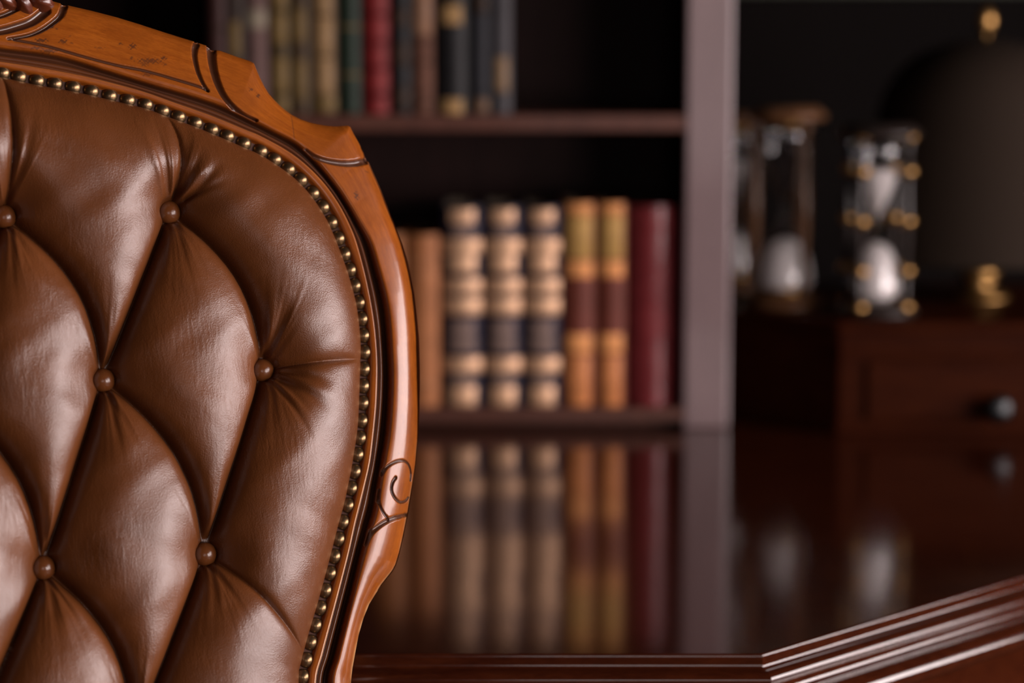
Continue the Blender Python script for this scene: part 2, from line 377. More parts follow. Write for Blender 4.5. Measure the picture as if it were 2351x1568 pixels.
# ------------------------------------------------------------------ hourglasses
def hourglass(label, px, Y, ztop_px, half, wood, up_fill, lo_fill, rings, rz, nposts=4, bulb=.03):
    p = on_y(px, 600, Y); h = float(on_y(px, ztop_px, Y)[2])-KZ
    t = thing('hourglass', label, 'hourglass', (float(p[0]), Y, KZ), rz, 'hourglasses on the cabinet')
    b = half
    for nm, z in (('base', 0), ('top_cap', h-.014)):
        link(nm, lathe([(0, z), (b*.95, z), (b, z+.002), (b, z+.006), (b*.9, z+.009), (b*.82, z+.014), (0, z+.014)], 36), t, wood)
    zc = h/2; hb = h/2-.014
    def rad(z):                                             # bulb outline around the neck
        s = min(1, abs(z-zc)/hb)
        return .003+(bulb-.003)*max(0, math.sin(math.pi*min(1, s*.5+.0)**.8))**1.6*(1 if s < .86 else math.sqrt(max(0, 1-((s-.86)/.14)**2)*.75+.25))
    zz = np.linspace(.0141, h-.0141, 60)
    out = [(rad(z), z) for z in zz]; inn = [(max(.001, rad(z)-.0012), z) for z in reversed(zz)]
    link('glass_bulb', lathe([(0, out[0][1])]+out+[(0, out[-1][1])]+[(0, out[-1][1]-.001)]+inn[1:-1]+[(0, out[0][1]+.001)], 32), t, M['glass'])
    if lo_fill:
        z1 = .0155+(zc-.0155)*lo_fill
        pr = [(0, .0156)]+[(max(.0006, (rad(z)-.0018)), z) for z in np.linspace(.0156, z1, 16)]+[(rad(z1)*.5, z1+.006), (0, z1+.010)]
        link('sand', lathe(pr, 28), t, M['sand'])
    if up_fill:
        z1 = zc+.002+(hb-.002)*up_fill
        pr = [(0, zc+.001)]+[(max(.0006, (rad(z)-.0018)), z) for z in np.linspace(zc+.001, z1, 16)]+[(rad(z1)*.5, z1-.003), (0, z1-.006)]
        link('sand', lathe(pr, 28), t, M['sand'])
    rp = b*.80
    post = lathe([(0, .014), (.0045, .014), (.0055, .02), (.0042, .03), (.0040, h*.3), (.0056, h*.45), (.006, h*.5), (.0056, h*.55), (.0040, h*.7), (.0042, h-.03), (.0055, h-.02), (.0045, h-.014), (0, h-.014)], 14)
    ring = [lathe([(.004, -.006), (.0085, -.005), (.0098, 0), (.0085, .005), (.004, .006)], 18)]
    for k in range(nposts):
        a = math.pi/nposts+k*2*math.pi/nposts
        pp = link('post', post, t, wood); pp.location = (rp*math.cos(a), rp*math.sin(a), 0)
        for f in rings:
            r_ = link('brass_ring', ring[0], pp, M['brass']); r_.location = (0, 0, h*f)
    if not rings:
        f = link('brass_collar', lathe([(bulb*.55, h-.024), (bulb*.75, h-.022), (bulb*.8, h-.016), (bulb*.7, h-.0145)], 24), t, M['brass'])
        f = link('brass_collar', lathe([(bulb*.7, .0145), (bulb*.95, .016), (bulb*.95, .021), (bulb*.8, .024)], 24), t, M['brass'])
    return t
hw_dark = plain('ebony_wood', (.02, .014, .012), .3, .3); hw_brown = plain('walnut_wood', (.10, .045, .02), .35, .3)
hourglass('dark hourglass with brass rings on its posts, sand in both bulbs', 2012, 2.685, 285, .046, hw_dark, .60, .62, (.05, .24, .5, .76, .94), .12, 4, .028)
hourglass('walnut hourglass with brass collars, all its sand in the lower bulb', 1803, 2.755, 246, .044, hw_brown, 0, .55, (), .0, 3, .033)
hourglass('slender hourglass half hidden behind the bookcase post', 1692, 2.90, 260, .0235, hw_brown, .55, .55, (), .3, 3, .0185)

# ------------------------------------------------------------------ table lamp
lp = on_y(2252, 500, 2.82); LX, LY = float(lp[0]), 2.82
lz = lambda y: float(on_y(2252, y, LY)[2])
lamp = thing('table_lamp', 'unlit table lamp with a domed brown fabric shade and brass foot and finial', 'lamp', (LX, LY, KZ))
q = lambda y: lz(y)-KZ
link('lamp_base', lathe([(0, 0), (.035, 0), (.036, .004), (.030, .008), (.022, .011), (.018, .018), (.022, .026), (.024, .032), (.018, .042), (.008, .048), (.007, .055), (0, .056)], 36), lamp, M['brass'])
link('pole', lathe([(0, .05), (.005, .05), (.005, q(95)), (0, q(95))], 14), lamp, M['brass'])
sp = [(.018, q(92)), (.040, q(100)), (.072, q(122)), (.100, q(165)), (.118, q(230)), (.126, q(320)), (.130, q(430)), (.132, q(520)), (.133, q(590))]
SP = catmull(np.array(sp), np.linspace(0, len(sp)-1, 40)); 
link('lamp_shade', lathe([tuple(x) for x in SP]+[(x[0]-.0015, x[1]) for x in SP[::-1]], 64, closed=True), lamp, M['shade'])
link('finial', lathe([(0, q(95)), (.006, q(95)), (.004, q(80)), (.009, q(66)), (.0115, q(48)), (.009, q(30)), (.004, q(16)), (0, q(10))], 24), lamp, M['brass'])

# ------------------------------------------------------------------ the chair: its reclined back lies in a plane turned to the right
TH, RC = math.radians(22), math.radians(15)
Rv = np.array([math.cos(TH), math.sin(TH), 0])
Uv = np.array([-math.sin(TH)*math.sin(RC), math.cos(TH)*math.sin(RC), math.cos(RC)])
Nv = np.array([math.sin(TH)*math.cos(RC), -math.cos(TH)*math.cos(RC), math.sin(RC)])
r0 = ray(800, 1500); P0 = CAM + r0*(1.62/r0[1])
def uvw(x, y, w_=0.):
    r = ray(x, y); w_ = np.asarray(w_, float)
    k = ((P0-CAM)@Nv + w_)/(r@Nv)
    P = CAM + r*k[..., None]-P0
    return np.stack([P@Rv, P@Uv], -1)
def pts(lst, w_=0.):
    a = np.array(lst, float); return uvw(a[:, 0], a[:, 1], w_)
MW = Matrix(((Rv[0], Uv[0], Nv[0], P0[0]), (Rv[1], Uv[1], Nv[1], P0[1]), (Rv[2], Uv[2], Nv[2], P0[2]), (0, 0, 0, 1)))   # back plane -> world
chair = thing('chair', 'brown leather button-tufted chair with carved honey-coloured wooden frame and brass nails', 'chair')
def cpart(name, me, m, parent=None):
    o = link(name, me, parent or chair, m)
    if parent is None: o.matrix_local = MW
    return o
# curves of the back, from its centre line down the right side
Npx = [(-130, 148), (-85, 151), (-40, 158), (5, 167), (43, 176), (85, 185), (126, 192), (168, 200), (210, 209), (252, 219), (293, 229), (334, 239), (373, 253), (410, 267), (448, 281), (486, 297), (522, 312), (560, 329), (598, 346),
       (630, 366), (662, 388), (691, 413), (718, 443), (741, 475), (761, 510), (777, 547), (791, 583), (804, 619), (815, 656), (825, 694), (831, 732), (835, 770), (837, 808), (836, 847), (834, 886), (833, 925), (831, 966), (827, 1006), (821, 1044), (815, 1083),
       (807, 1121), (799, 1160), (788, 1199), (778, 1238), (768, 1277), (758, 1316), (747, 1356), (736, 1396), (724, 1436), (713, 1475), (703, 1515), (695, 1554)]
Epx = [(-130, 126), (-60, 132), (0, 141), (80, 153), (187, 173), (268, 193), (335, 212), (402, 236), (482, 264), (562, 297), (596, 311), (655, 343), (699, 375), (743, 419), (778, 468), (804, 518), (820, 560), (838, 628), (851, 691), (860, 749), (866, 819), (866, 883), (863, 940), (857, 1000), (850, 1058), (837, 1116), (817, 1196), (803, 1261), (785, 1333), (763, 1417), (741, 1500), (725, 1568)]
Ipx = [(-130, 92), (-60, 97), (0, 107), (134, 126), (241, 158), (348, 191), (429, 214), (509, 241), (584, 277), (625, 298), (672, 322), (701, 344), (730, 373), (772, 424), (801, 468), (826, 512), (849, 556), (868, 621), (884, 685), (892, 742), (896, 812), (898, 867), (896, 935), (890, 1000), (881, 1054), (870, 1120), (862, 1170), (846, 1225), (832, 1275), (814, 1348), (792, 1435), (774, 1507), (759, 1568)]
Opx = [(-130, -95), (-60, -80), (0, -48), (60, -20), (110, -3), (153, 9), (210, 22), (268, 37), (320, 53), (375, 71), (420, 85), (455, 96), (482, 105), (488, 111), (497, 113), (506, 114), (545, 128), (575, 138), (585, 143), (588, 151), (599, 177), (609, 197), (619, 213), (631, 227), (643, 239), (657, 251), (672, 262), (692, 272), (713, 279), (731, 283), (749, 286), (772, 288), (801, 286), (807, 288), (814, 303), (828, 327), (839, 350), (841, 358), (845, 366), (850, 374), (866, 409), (878, 437), (889, 465), (910, 515), (925, 553), (938, 596), (947, 632), (954, 666), (959, 704), (963, 742), (966, 777), (967, 812), (968, 850), (968, 883), (967, 940), (964, 1000), (959, 1065), (953, 1105), (946, 1145), (941, 1177), (937, 1197), (931, 1228), (922, 1268), (914, 1295), (906, 1310), (890, 1330), (868, 1357), (846, 1388), (832, 1420), (821, 1457), (814, 1496), (808, 1533), (806, 1568)]
Nn = pts(Npx, .001); Ee = pts(Epx, .006); Ii = pts(Ipx, .008); Oo = pts(Opx, np.where(np.array(Opx)[:, 1] > 365, -.0012, .0005))
VB = -.40                                                   # lower end of the back, at the seat
def extend(c, du):
    e = c[-1]; return np.vstack([c, [e+np.array([du*f*.5, (VB-e[1])*f]) for f in (.1, .25, .45, .7, 1.0)]])
Nn, Ee, Ii, Oo = extend(Nn, -.05), extend(Ee, -.05), extend(Ii, -.045), extend(Oo, -.03)
UC = float(Nn[0, 0])                                        # centre line
def resample(P, n, smooth=True):
    t = np.arange(len(P)); tt = np.linspace(0, len(P)-1, len(P)*24); D = catmull(P, tt) if smooth else np.stack([np.interp(tt, t, P[:, k]) for k in (0, 1)], -1)
    s = np.concatenate([[0], np.cumsum(np.linalg.norm(np.diff(D, axis=0), axis=1))])
    ss = np.linspace(0, s[-1], n); return np.stack([np.interp(ss, s, D[:, k]) for k in (0, 1)], -1), s[-1]
def dist_poly(P, poly, closed=False):
    """distance of points P (n,2) to a polyline; returns distance and position (0..1) along it"""
    best = np.full(len(P), 1e9); tt = np.zeros(len(P)); A = poly[:-1]; B = poly[1:]; n = len(A)
    for i in range(n):
        ab = B[i]-A[i]; L2 = ab@ab+1e-18
        s = np.clip(((P-A[i])@ab)/L2, 0, 1); dd = np.linalg.norm(P-A[i]-s[:, None]*ab, axis=1)
        k = dd < best; best[k] = dd[k]; tt[k] = (i+s[k])/n
    return best, tt

# ---- wooden frame: rows along the rim, columns across it, relief by profile, bevel and carving
NR = 1150
Icur, Ilen = resample(Ii, 400)
def along(curve, smooth=True):                              # curve re-expressed by the position along the rail's inner edge
    D, _ = resample(curve, 1600, smooth)
    d_, t_ = dist_poly(D, Icur); t_ = np.maximum.accumulate(t_+np.arange(len(t_))*1e-7); t_[0] = 0; t_[-1] = max(t_[-1], 1)
    return lambda T: np.stack([np.interp(T, t_, D[:, k]) for k in (0, 1)], -1)
T = np.concatenate([np.linspace(0, .70, 1500), np.linspace(.70, 1, 120)[1:]]); NR = len(T)
cN, cE, cI = along(Nn)(T), along(Ee)(T), np.stack([np.interp(T, np.linspace(0, 1, 400), Icur[:, k]) for k in (0, 1)], -1)
cO = along(Oo, False)(T)
a1, a2, a3 = np.linspace(0, 1, 14), np.linspace(0, 1, 26)[1:], np.linspace(0, 1, 112)[1:]
rows = np.concatenate([cN[:, None]*(1-a1)[None, :, None]+cE[:, None]*a1[None, :, None],
                       cE[:, None]*(1-a2)[None, :, None]+cI[:, None]*a2[None, :, None],
                       cI[:, None]*(1-a3)[None, :, None]+cO[:, None]*a3[None, :, None]], 1)
W1 = np.interp(a1, [0, .30, .36, .45, .60, .92, .97, 1], [.0002, .0002, .0028, .0050, .0058, .0064, .0063, .0056])
W2 = np.interp(a2, [0, .06, .12, .22, .34, .46, .56, .66, .80, .90, .97, 1], [.0056, .0036, .0032, .0046, .0050, .0042, .0024, .0002, -.0012, -.0004, .0046, .0070])
W3 = np.interp(a3, [0, .03, .08, .18, .40, .65, .85, 1], [.0070, .0084, .0092, .0100, .0106, .0100, .0086, .0072])
def soft(f, x, k):                                            # a rounded version of a piecewise profile
    g = np.linspace(0, 1, 401); y = np.pad(f(g), 60, mode='reflect', reflect_type='odd'); n_ = np.exp(-.5*(np.arange(-60, 61)/(k*400))**2); n_ /= n_.sum()
    return np.interp(x, g, np.convolve(y, n_, 'valid'))
Wf = np.tile(np.concatenate([W1, W2, W3])[None], (NR, 1))
# the top rail is flatter than the side rail
flat = np.interp(T, [0, .30, .40, 1], [1, 1, 0, 0])[:, None]
Wflat = np.concatenate([W1, W2, np.interp(a3, [0, .03, .08, .5, 1], [.0070, .0082, .0086, .0060, .0012])])[None]
wid = np.linalg.norm(cO-cI, axis=1)[:, None]/.0195
W3s = soft(lambda g: np.interp(g, [0, .02, .04, .07, .2, .35, .5, .65, .8, .93, 1], [.0104, .0107, .0109, .0112, .0110, .0100, .0083, .0058, .0028, -.0002, -.0018]), a3, .045)-.0034*np.clip(1-a3/.06, 0, 1)**2
Wf[:, 39:] = .0112-(.0112-W3s)[None]*np.clip(wid, .35, 1.15)*np.where(a3 > .05, 1, 1/np.clip(wid, .35, 1.15))
Wf = Wf*(1-flat)+Wflat*flat
Q = rows.reshape(-1, 2)
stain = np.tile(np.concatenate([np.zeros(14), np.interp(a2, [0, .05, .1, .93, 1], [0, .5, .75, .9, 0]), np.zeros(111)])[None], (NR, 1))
# bevel towards the outer contour
Op = cO; dO, _ = np.full(len(Q), 1.), 0
m3 = np.zeros((NR, rows.shape[1]), bool); m3[:, 39:] = True
blk_ = 0
dOm = np.full((NR, rows.shape[1]), 1.0)
for i in range(NR):
    lo, hi = max(0, i-105), min(NR, i+105)
    pr_ = rows[i, 39:]; dOm[i, 39:] = np.linalg.norm(pr_[:, None]-Op[None, lo:hi], axis=2).min(1)
bw = np.interp(T, [0, .24, .29, .42, .46, 1], [.005, .005, .012, .012, .003, .003])[:, None]
bd = np.interp(T, [0, .24, .29, .42, .46, 1], [.003, .003, .005, .005, .0010, .0010])[:, None]
Wf -= bd*np.clip(1-dOm/bw, 0, 1)**2
# carved lines: (points, half width start, half width end, depth)
carve = [
 ([(32, 91), (107, 106), (187, 129), (268, 150), (335, 163), (402, 182), (455, 198), (477, 208)], 3.6, 3.8, .0016),
 ([(456, 96), (451, 110), (450, 129), (455, 161), (466, 190), (478, 209)], 8, 3, .0022),
 ([(491, 106), (490, 120), (491, 145), (498, 182), (514, 220), (536, 246), (562, 265), (589, 276)], 12, 3.6, .0034),
 ([(152, 6), (145, 25), (134, 40), (102, 64), (67, 80), (19, 89)], 8.5, 3.5, .0028),
 ([(108, 20), (75, 46), (32, 62), (0, 70), (-40, 74)], 11.5, 9, .0036),
 ([(44, 15), (19, 28), (0, 35), (-40, 46)], 6, 6, .003),
 ([(702, 345), (722, 359), (749, 369), (787, 374), (819, 372), (848, 364)], 4.5, 9, .0030),
 ([(874, 1091), (886, 1072), (908, 1060), (930, 1058), (944, 1067), (951, 1083), (951, 1101)], 4.0, 2.5, .0017),
 ([(907, 1097), (899, 1109), (897, 1127), (906, 1143), (921, 1152), (937, 1149), (947, 1140)], 4.2, 3.0, .0019),
 ([(870, 1123), (868, 1152), (875, 1174), (891, 1193)], 2.6, 3.4, .0017),
 ([(836, 1248), (850, 1223), (873, 1204), (900, 1191), (926, 1184), (942, 1180)], 7, 4.5, .0022),
 ([(674, 262), (674, 290), (675, 319)], 1.3, 1.0, .00015),
]
Wq = Wf.reshape(-1); Sq = stain.reshape(-1)
PX = .000295
for pl, w0, w1, dep in carve:
    a = np.array(pl, float); c = pts(pl, .008); c = catmull(c, np.linspace(0, len(c)-1, 40))
    lo, hi = c.min(0)-.012, c.max(0)+.012
    k = np.where(((Q > lo) & (Q < hi)).all(1) & m3.reshape(-1))[0]
    d_, t_ = dist_poly(Q[k], c); hw_ = (w0*(1-t_)+w1*t_)*PX
    g_ = np.clip(1-(d_/(hw_*1.15))**2, 0, 1)
    Wq[k] -= dep*g_**.8
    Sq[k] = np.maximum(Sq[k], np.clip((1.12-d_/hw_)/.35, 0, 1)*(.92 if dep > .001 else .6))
# the bead that crosses the lower scroll
c = pts([(843, 1243), (857, 1222), (878, 1207), (903, 1196), (928, 1190), (940, 1188)], .008); c = catmull(c, np.linspace(0, 5, 40))
k = np.where((np.abs(Q-c.mean(0)) < .03).all(1) & m3.reshape(-1))[0]; d_, t_ = dist_poly(Q[k], c)
# worn dark specks in the varnish
for (x, y, rx, ry, s_) in [(120, 59, 6, 4, .8), (131, 64, 3, 2, .6), (95, 92, 15, 4, .8), (146, 94, 8, 5, .75), (166, 98, 4, 2, .5), (84, 110, 12, 3, .6), (115, 116, 18, 4, .65), (160, 81, 4, 1.5, .4), (278, 98, 5, 3, .6), (307, 104, 8, 6, .75),
                       (303, 132, 3, 4, .6), (345, 138, 26, 6, .65), (378, 131, 6, 4, .75), (332, 147, 8, 4, .55), (340, 170, 12, 5, .5), (230, 108, 10, 3, .35), (380, 146, 5, 3, .5), (580, 203, 6, 4, .65), (596, 217, 5, 5, .8), (820, 448, 5, 9, .75), (836, 678, 3, 6, .9), (844, 745, 3, 5, .85), (848, 390, 6, 2, .5), (915, 1040, 2, 2, .5)]:
    c = uvw(np.array(x), np.array(y), .009); e = (Q-c)/PX/np.array([rx, ry])*.9
    r_ = np.linalg.norm(e, axis=1)
    k = r_ < 1.6
    jit = .55*np.sin(Q[k, 0]*1700+x)*np.sin(Q[k, 1]*2100+y)+.35*np.sin(Q[k, 0]*2900)*np.cos(Q[k, 1]*2600)
    Sq[k] = np.maximum(Sq[k], s_*np.clip((1.05+jit-r_[k])*2.2, 0, 1))
Wf = Wq.reshape(NR, -1); stain = Sq.reshape(NR, -1)
arc = T*Ilen
acr = np.concatenate([[0], np.cumsum(np.linalg.norm(np.diff(rows[NR//3], axis=0), axis=1))])
def rim(mirror):
    # outer skirt to the back, then flat back
    O_ = rows[:, -1]; N_ = rows[:, 0]
    ctr = np.array([UC, -.05]); inw = ctr-O_; inw /= np.linalg.norm(inw, axis=1)[:, None]
    sk = [(O_+inw*.0012, Wf[:, -1]*0-.002), (O_+inw*.002, Wf[:, -1]*0-.022), (O_+inw*.008, Wf[:, -1]*0-.028), (N_, Wf[:, -1]*0-.028)]
    XY = np.concatenate([rows]+[s_[0][:, None] for s_ in sk], 1); WW = np.concatenate([Wf]+[s_[1][:, None] for s_ in sk], 1)
    if mirror: XY = XY.copy(); XY[..., 0] = 2*UC-XY[..., 0]
    P = np.concatenate([XY, WW[..., None]], -1)
    if mirror: P = P[:, ::-1]
    if mirror: P = P[::3]
    me, used = gridmesh(P, name='frame')
    st = np.concatenate([stain, np.zeros((NR, 4))], 1); uvs = np.stack(np.broadcast_arrays(arc[:, None], np.concatenate([acr, acr[-1]+np.array([.004, .02, .03, .06])])[None]), -1)
    if mirror: st = st[::3, ::-1]; uvs = uvs[::3, ::-1]
    glint_ = np.zeros((NR, rows.shape[1]+4)); glint_[:, :rows.shape[1]] = np.exp(-(dOm/.0017)**2)*np.interp(T, [0, .27, .30, .45, .50, .72, .78, 1], [0, 0, .2, .2, .8, .8, .25, .1])[:, None]*(.65+.35*np.sin(T*310+2*np.sin(T*97)))[:, None]  # painted glint along the outer edge
    glint_[:, 12:14] = np.interp(T, [0, .4, .5, 1], [.1, .1, .55, .45])[:, None]  # painted glint on the inner strip's edge
    if mirror: glint_ = glint_[::3, ::-1]
    aw = me.attributes.new('edge_glint', 'FLOAT', 'POINT'); aw.data.foreach_set('value', glint_.reshape(-1).astype(np.float32))
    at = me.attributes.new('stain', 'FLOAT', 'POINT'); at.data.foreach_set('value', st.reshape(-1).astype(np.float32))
    ul = me.uv_layers.new(name='UVMap'); li = np.zeros(len(me.loops), np.int32); me.loops.foreach_get('vertex_index', li)
    ul.data.foreach_set('uv', uvs.reshape(-1, 2)[li].astype(np.float32).reshape(-1))
    return me
M['chair_wood'].node_tree.nodes['Mapping'].inputs['Scale'].default_value = (5, 70, 1)
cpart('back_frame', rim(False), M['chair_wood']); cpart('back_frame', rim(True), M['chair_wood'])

# ---- tufted leather
BW = .006
bpx = [(10, 497), (388, 487), (237, 873), (603, 850), (100, 1303), (471, 1272)]
b6 = pts(bpx, BW)
# regular lattice fitted to the six seen buttons
ij = np.array([(-.5, 0), (.5, 0), (0, 1), (1, 1), (-.5, 2), (.5, 2)])      # placeholder columns, fitted below
A = np.column_stack([np.ones(6), ij]); 
ij[2:4, 0] = (0, 1)
cu, *_ = np.linalg.lstsq(np.column_stack([np.ones(6), ij[:, 0]]), b6[:, 0], rcond=None)
cv, *_ = np.linalg.lstsq(np.column_stack([np.ones(6), ij[:, 1]]), b6[:, 1], rcond=None)
SU, SV, V0 = cu[1], cv[1], cv[0]
UC = float(cu[0]-SU) if abs(cu[0]-SU-UC) < .0 else UC
edge_full = resample(Nn, 300)[0]
edge_full = np.vstack([edge_full[::-1]*np.array([-1, 1])+np.array([2*UC, 0]), edge_full[1:]])
def inside(P):
    x, y = P[:, 0], P[:, 1]; c = np.zeros(len(P), bool); E_ = edge_full; n = len(E_); j = n-1
    for i in range(n):
        xi, yi = E_[i]; xj, yj = E_[j]
        if yi != yj:
            k = ((yi > y) != (yj > y)) & (x < (xj-xi)*(y-yi)/(yj-yi)+xi); c ^= k
        j = i
    return c
btn = {}
for row in range(0, 9):
    for col2 in range(-9, 10):                              # half columns
        if (col2+row) % 2 == 0: continue
        btn[(col2, row)] = np.array([cu[0]+SU*col2/2, V0+SV*row])
names6 = [(-1, 0), (1, 0), (0, 1), (2, 1), (-1, 2), (1, 2)]
for k_, p in zip(names6, b6): btn[k_] = p
btn = {k: p for k, p in btn.items()}
okb = {}
for k, p in btn.items():
    if inside(p[None])[0] and dist_poly(p[None], edge_full)[0][0] > .030: okb[k] = p
btn = okb
def fold(a, b, bow):
    """crease from an upper to a lower button, bowed away from the upper one's axis"""
    t = np.linspace(0, 1, 14); p = a[None]*(1-t)[:, None]+b[None]*t[:, None]
    n = np.array([1, 0]) if b[0] > a[0] else np.array([-1, 0])
    return p+n*(bow*np.sin(np.pi*t)**1.0)[:, None]+np.array([0, 1])*(bow*.35*np.sin(np.pi*t))[:, None]
folds = []; pleats = []
for (c_, r_), p in btn.items():
    for dc in (-1, 1):
        q_ = btn.get((c_+dc, r_+1))
        if q_ is not None: folds.append(fold(p, q_, .0140 if dc > 0 else .0012))
def to_edge(p, d):
    d = np.array(d)/np.linalg.norm(d); s = np.linspace(0, .3, 200); P = p[None]+s[:, None]*d
    k = np.argmin(inside(P)); e = P[max(k-1, 1)]; return e
for (c_, r_), p in btn.items():
    for dc, dr, d in ((-1, -1, (-.55, 1)), (1, -1, (.55, 1)), (-1, 1, (-.55, -1)), (1, 1, (.62, -1))):
        pass
def pleat(p, px, bow=0):
    e = uvw(np.array(px[0], float), np.array(px[1], float), .012)
    t = np.linspace(0, 1, 12); q_ = p[None]*(1-t)[:, None]+e[None]*t[:, None]
    q_[:, 0] += bow*np.sin(np.pi*t); pleats.append(q_)
pleat(btn[(-1, 0)], (2, 150), .003); pleat(btn[(1, 0)], (372, 235), .007); pleat(btn[(2, 1)], (850, 822)); 
pleat(btn[(1, 2)], (712, 1520), .004)
# the same on the left half
for q_ in list(pleats)[1:]: 
    pleats.append(q_*np.array([-1, 1])+np.array([2*UC, 0]))
pleats.append(pleats[0]*np.array([-1, 1])+np.array([2*UC, 0]))
for (c_, r_), p in btn.items():                             # lower rows end in the rim
    if r_ >= 3:
        for dc in (-1, 1):
            if (c_+dc, r_+1) not in btn and (c_+2*dc, r_) not in btn:
                e = to_edge(p, (dc*SU/2, SV)); pleats.append(np.linspace(p, e, 8))

# grid: fine where the photograph sees it, coarse elsewhere
u_lo = float(uvw(np.array(-40.), np.array(700.), 0.)[0]); u_hi = edge_full[:, 0].max()+.006
v_hi = edge_full[:, 1].max()+.006; v_lo = float(uvw(np.array(400.), np.array(1640.), 0.)[1])
ST = .00056
us = np.concatenate([np.arange(2*UC-u_hi, u_lo-.0008, .0015), np.arange(u_lo, u_hi, ST)])
vs_ = np.concatenate([np.arange(VB, v_lo-.0012, .0022), np.arange(v_lo, v_hi, ST)])
GU, GV = np.meshgrid(us, vs_); GP = np.stack([GU, GV], -1).reshape(-1, 2)
ins = inside(GP); dE, _ = dist_poly(GP, edge_full[::2]); dE = np.where(ins, dE, -dE)
act = dE > -.006
AP = GP[act]
def near_min(lines, reach):
    d = np.full(len(AP), 1.0); tt = np.zeros(len(AP))
    for l in lines:
        lo, hi = l.min(0)-reach, l.max(0)+reach
        k = np.where((AP[:, 0] > lo[0]) & (AP[:, 0] < hi[0]) & (AP[:, 1] > lo[1]) & (AP[:, 1] < hi[1]))[0]
        if len(k) == 0: continue
        dd, t_ = dist_poly(AP[k], l); g = dd < d[k]; d[k[g]] = dd[g]; tt[k[g]] = t_[g]
    return d, tt
dF, tF = near_min(folds, .05); dP, tP = near_min(pleats, .03)
gp = np.ones(len(AP)); gq = np.ones(len(AP)); gr = np.ones(len(AP))
for l in folds:
    lo, hi = l.min(0)-.06, l.max(0)+.06
    k = np.where(((AP > lo) & (AP < hi)).all(1))[0]
    if len(k):
        d_ = dist_poly(AP[k], l)[0]; gp[k] *= 1-np.exp(-(d_/.021)**2); gq[k] *= 1-np.exp(-d_/.0065)*np.clip((.06-d_)/.02, 0, 1); gr[k] *= 1-np.exp(-(np.sqrt(d_**2+.0007**2)-.0007)/.0024)
dB = np.full(len(AP), 1.); gb_ = np.ones(len(AP))
for p in btn.values():
    d_ = np.linalg.norm(AP-p, axis=1); dB = np.minimum(dB, d_); gb_ *= 1-np.exp(-np.maximum(d_-.006, 0)/.021)*np.clip((.110-d_)/.05, 0, 1)
mm = 1e-3
hh = 41*mm - 9*mm*(1-gp) - 10*mm*(1-gq) - 11*mm*(1-gr) - 9.5*mm*(1-gb_)
hh -= (2.5*mm*np.exp(-(dP/(12*mm))**2) + 6.5*mm*np.exp(-dP/(2.2*mm)))*np.clip(1.3-tP*.45, 0, 1)
# gathered wrinkles fanning out from the buttons: (button, angle deg, start, length, depth, width) in mm
wr = []
def fan(b, lst):
    for a_, s0, L, d_, w_ in lst: wr.append((b, a_, s0, L, d_, w_))
for key in btn:
    r2 = np.random.default_rng(abs(hash(key)) % 1000 if False else (key[0]*31+key[1]*7+500))
    for a_ in (74, 86, 97, 109): fan(key, [(a_+r2.uniform(-4, 4), 6, r2.uniform(45, 85), r2.uniform(.7, 1.5), r2.uniform(1.6, 2.6))])
    for a_ in (-72, -92, -108): fan(key, [(a_+r2.uniform(-5, 5), 6, r2.uniform(30, 60), r2.uniform(.5, 1.1), r2.uniform(1.4, 2.4))])
fan((1, 0), [(60, 8, 45, 2.0, 2.6), (42, 8, 48, 2.2, 2.6), (25, 8, 42, 1.2, 2.2)])
fan((2, 1), [(75, 8, 50, 2.4, 3.4), (55, 8, 40, 1.0, 2.5), (-22, 8, 45, 1.7, 2.4), (-40, 8, 52, 1.8, 2.6), (-58, 8, 40, 1.0, 2.4)])
for b, a_, s0, L, d_, w_ in wr:
    p = btn[b]; a_ = math.radians(a_); dr_ = np.array([math.cos(a_), math.sin(a_)])
    rel = (AP-p)/mm; k = np.where((np.abs(rel) < L+14).all(1))[0]; rel = rel[k]
    al = rel@dr_; ac = rel@np.array([-dr_[1], dr_[0]])+1.6*np.sin(al/17+a_*9)
    f = np.clip((al-s0+4)/8, 0, 1)*np.clip((L-al)/(L*.7), 0, 1)**1.2*(al > 0)
    wd = w_*(.55+al/40)
    hh[k] -= 1.8*d_*mm*f*(np.exp(-(ac/wd)**2)-.45*np.exp(-((ac-wd*1.8)/wd)**2))
for key, p in btn.items():                                   # fine gathers converging on each button
    rel = (AP-p)/mm; k = np.where((np.abs(rel) < 75).all(1))[0]; rel = rel[k]
    r_ = np.linalg.norm(rel, axis=1)+1e-6; th = np.arctan2(rel[:, 0], np.abs(rel[:, 1])); ph = key[0]*1.7+key[1]*2.3
    up_ = rel[:, 1] > 0
    f = np.minimum(r_, 30)*np.clip((72-r_)/42, 0, 1)*np.clip((.62-np.abs(th))/.3, 0, 1)*np.clip((r_-9)/8, 0, 1)
    hh[k] += f*mm*np.where(up_, .0075, .0035)*(.4+.6*np.abs(np.sin(5*th+ph)))*(np.sin(31*th+ph+.02*r_)+.7*np.sin(53*th+2*ph-.03*r_)+.5*np.sin(79*th+3*ph))
kb_ = np.clip((dB-4.5*mm)/(5.5*mm), 0, 1); kb_ = kb_*kb_*(3-2*kb_); hh = (hh+3*mm+np.sqrt((hh-3*mm)**2+(1.5*mm)**2))/2*kb_+3.5*mm*(1-kb_)
hh += .5*mm*np.sin(AP[:, 0]*140+2*np.sin(AP[:, 1]*70))*np.sin(AP[:, 1]*95)
dEa = dE[act]-.0038
ex = np.clip(dEa/(62*mm), 0, 1); ee = np.sqrt(np.clip(1-(1-ex)**2, 0, 1))
hw2 = np.where(dEa > 0, hh*ee+.0004, -.004)
Wp = np.full(len(GP), -.004); Wp[act] = hw2
P = np.concatenate([GP, Wp[:, None]], 1).reshape(len(vs_), len(us), 3)
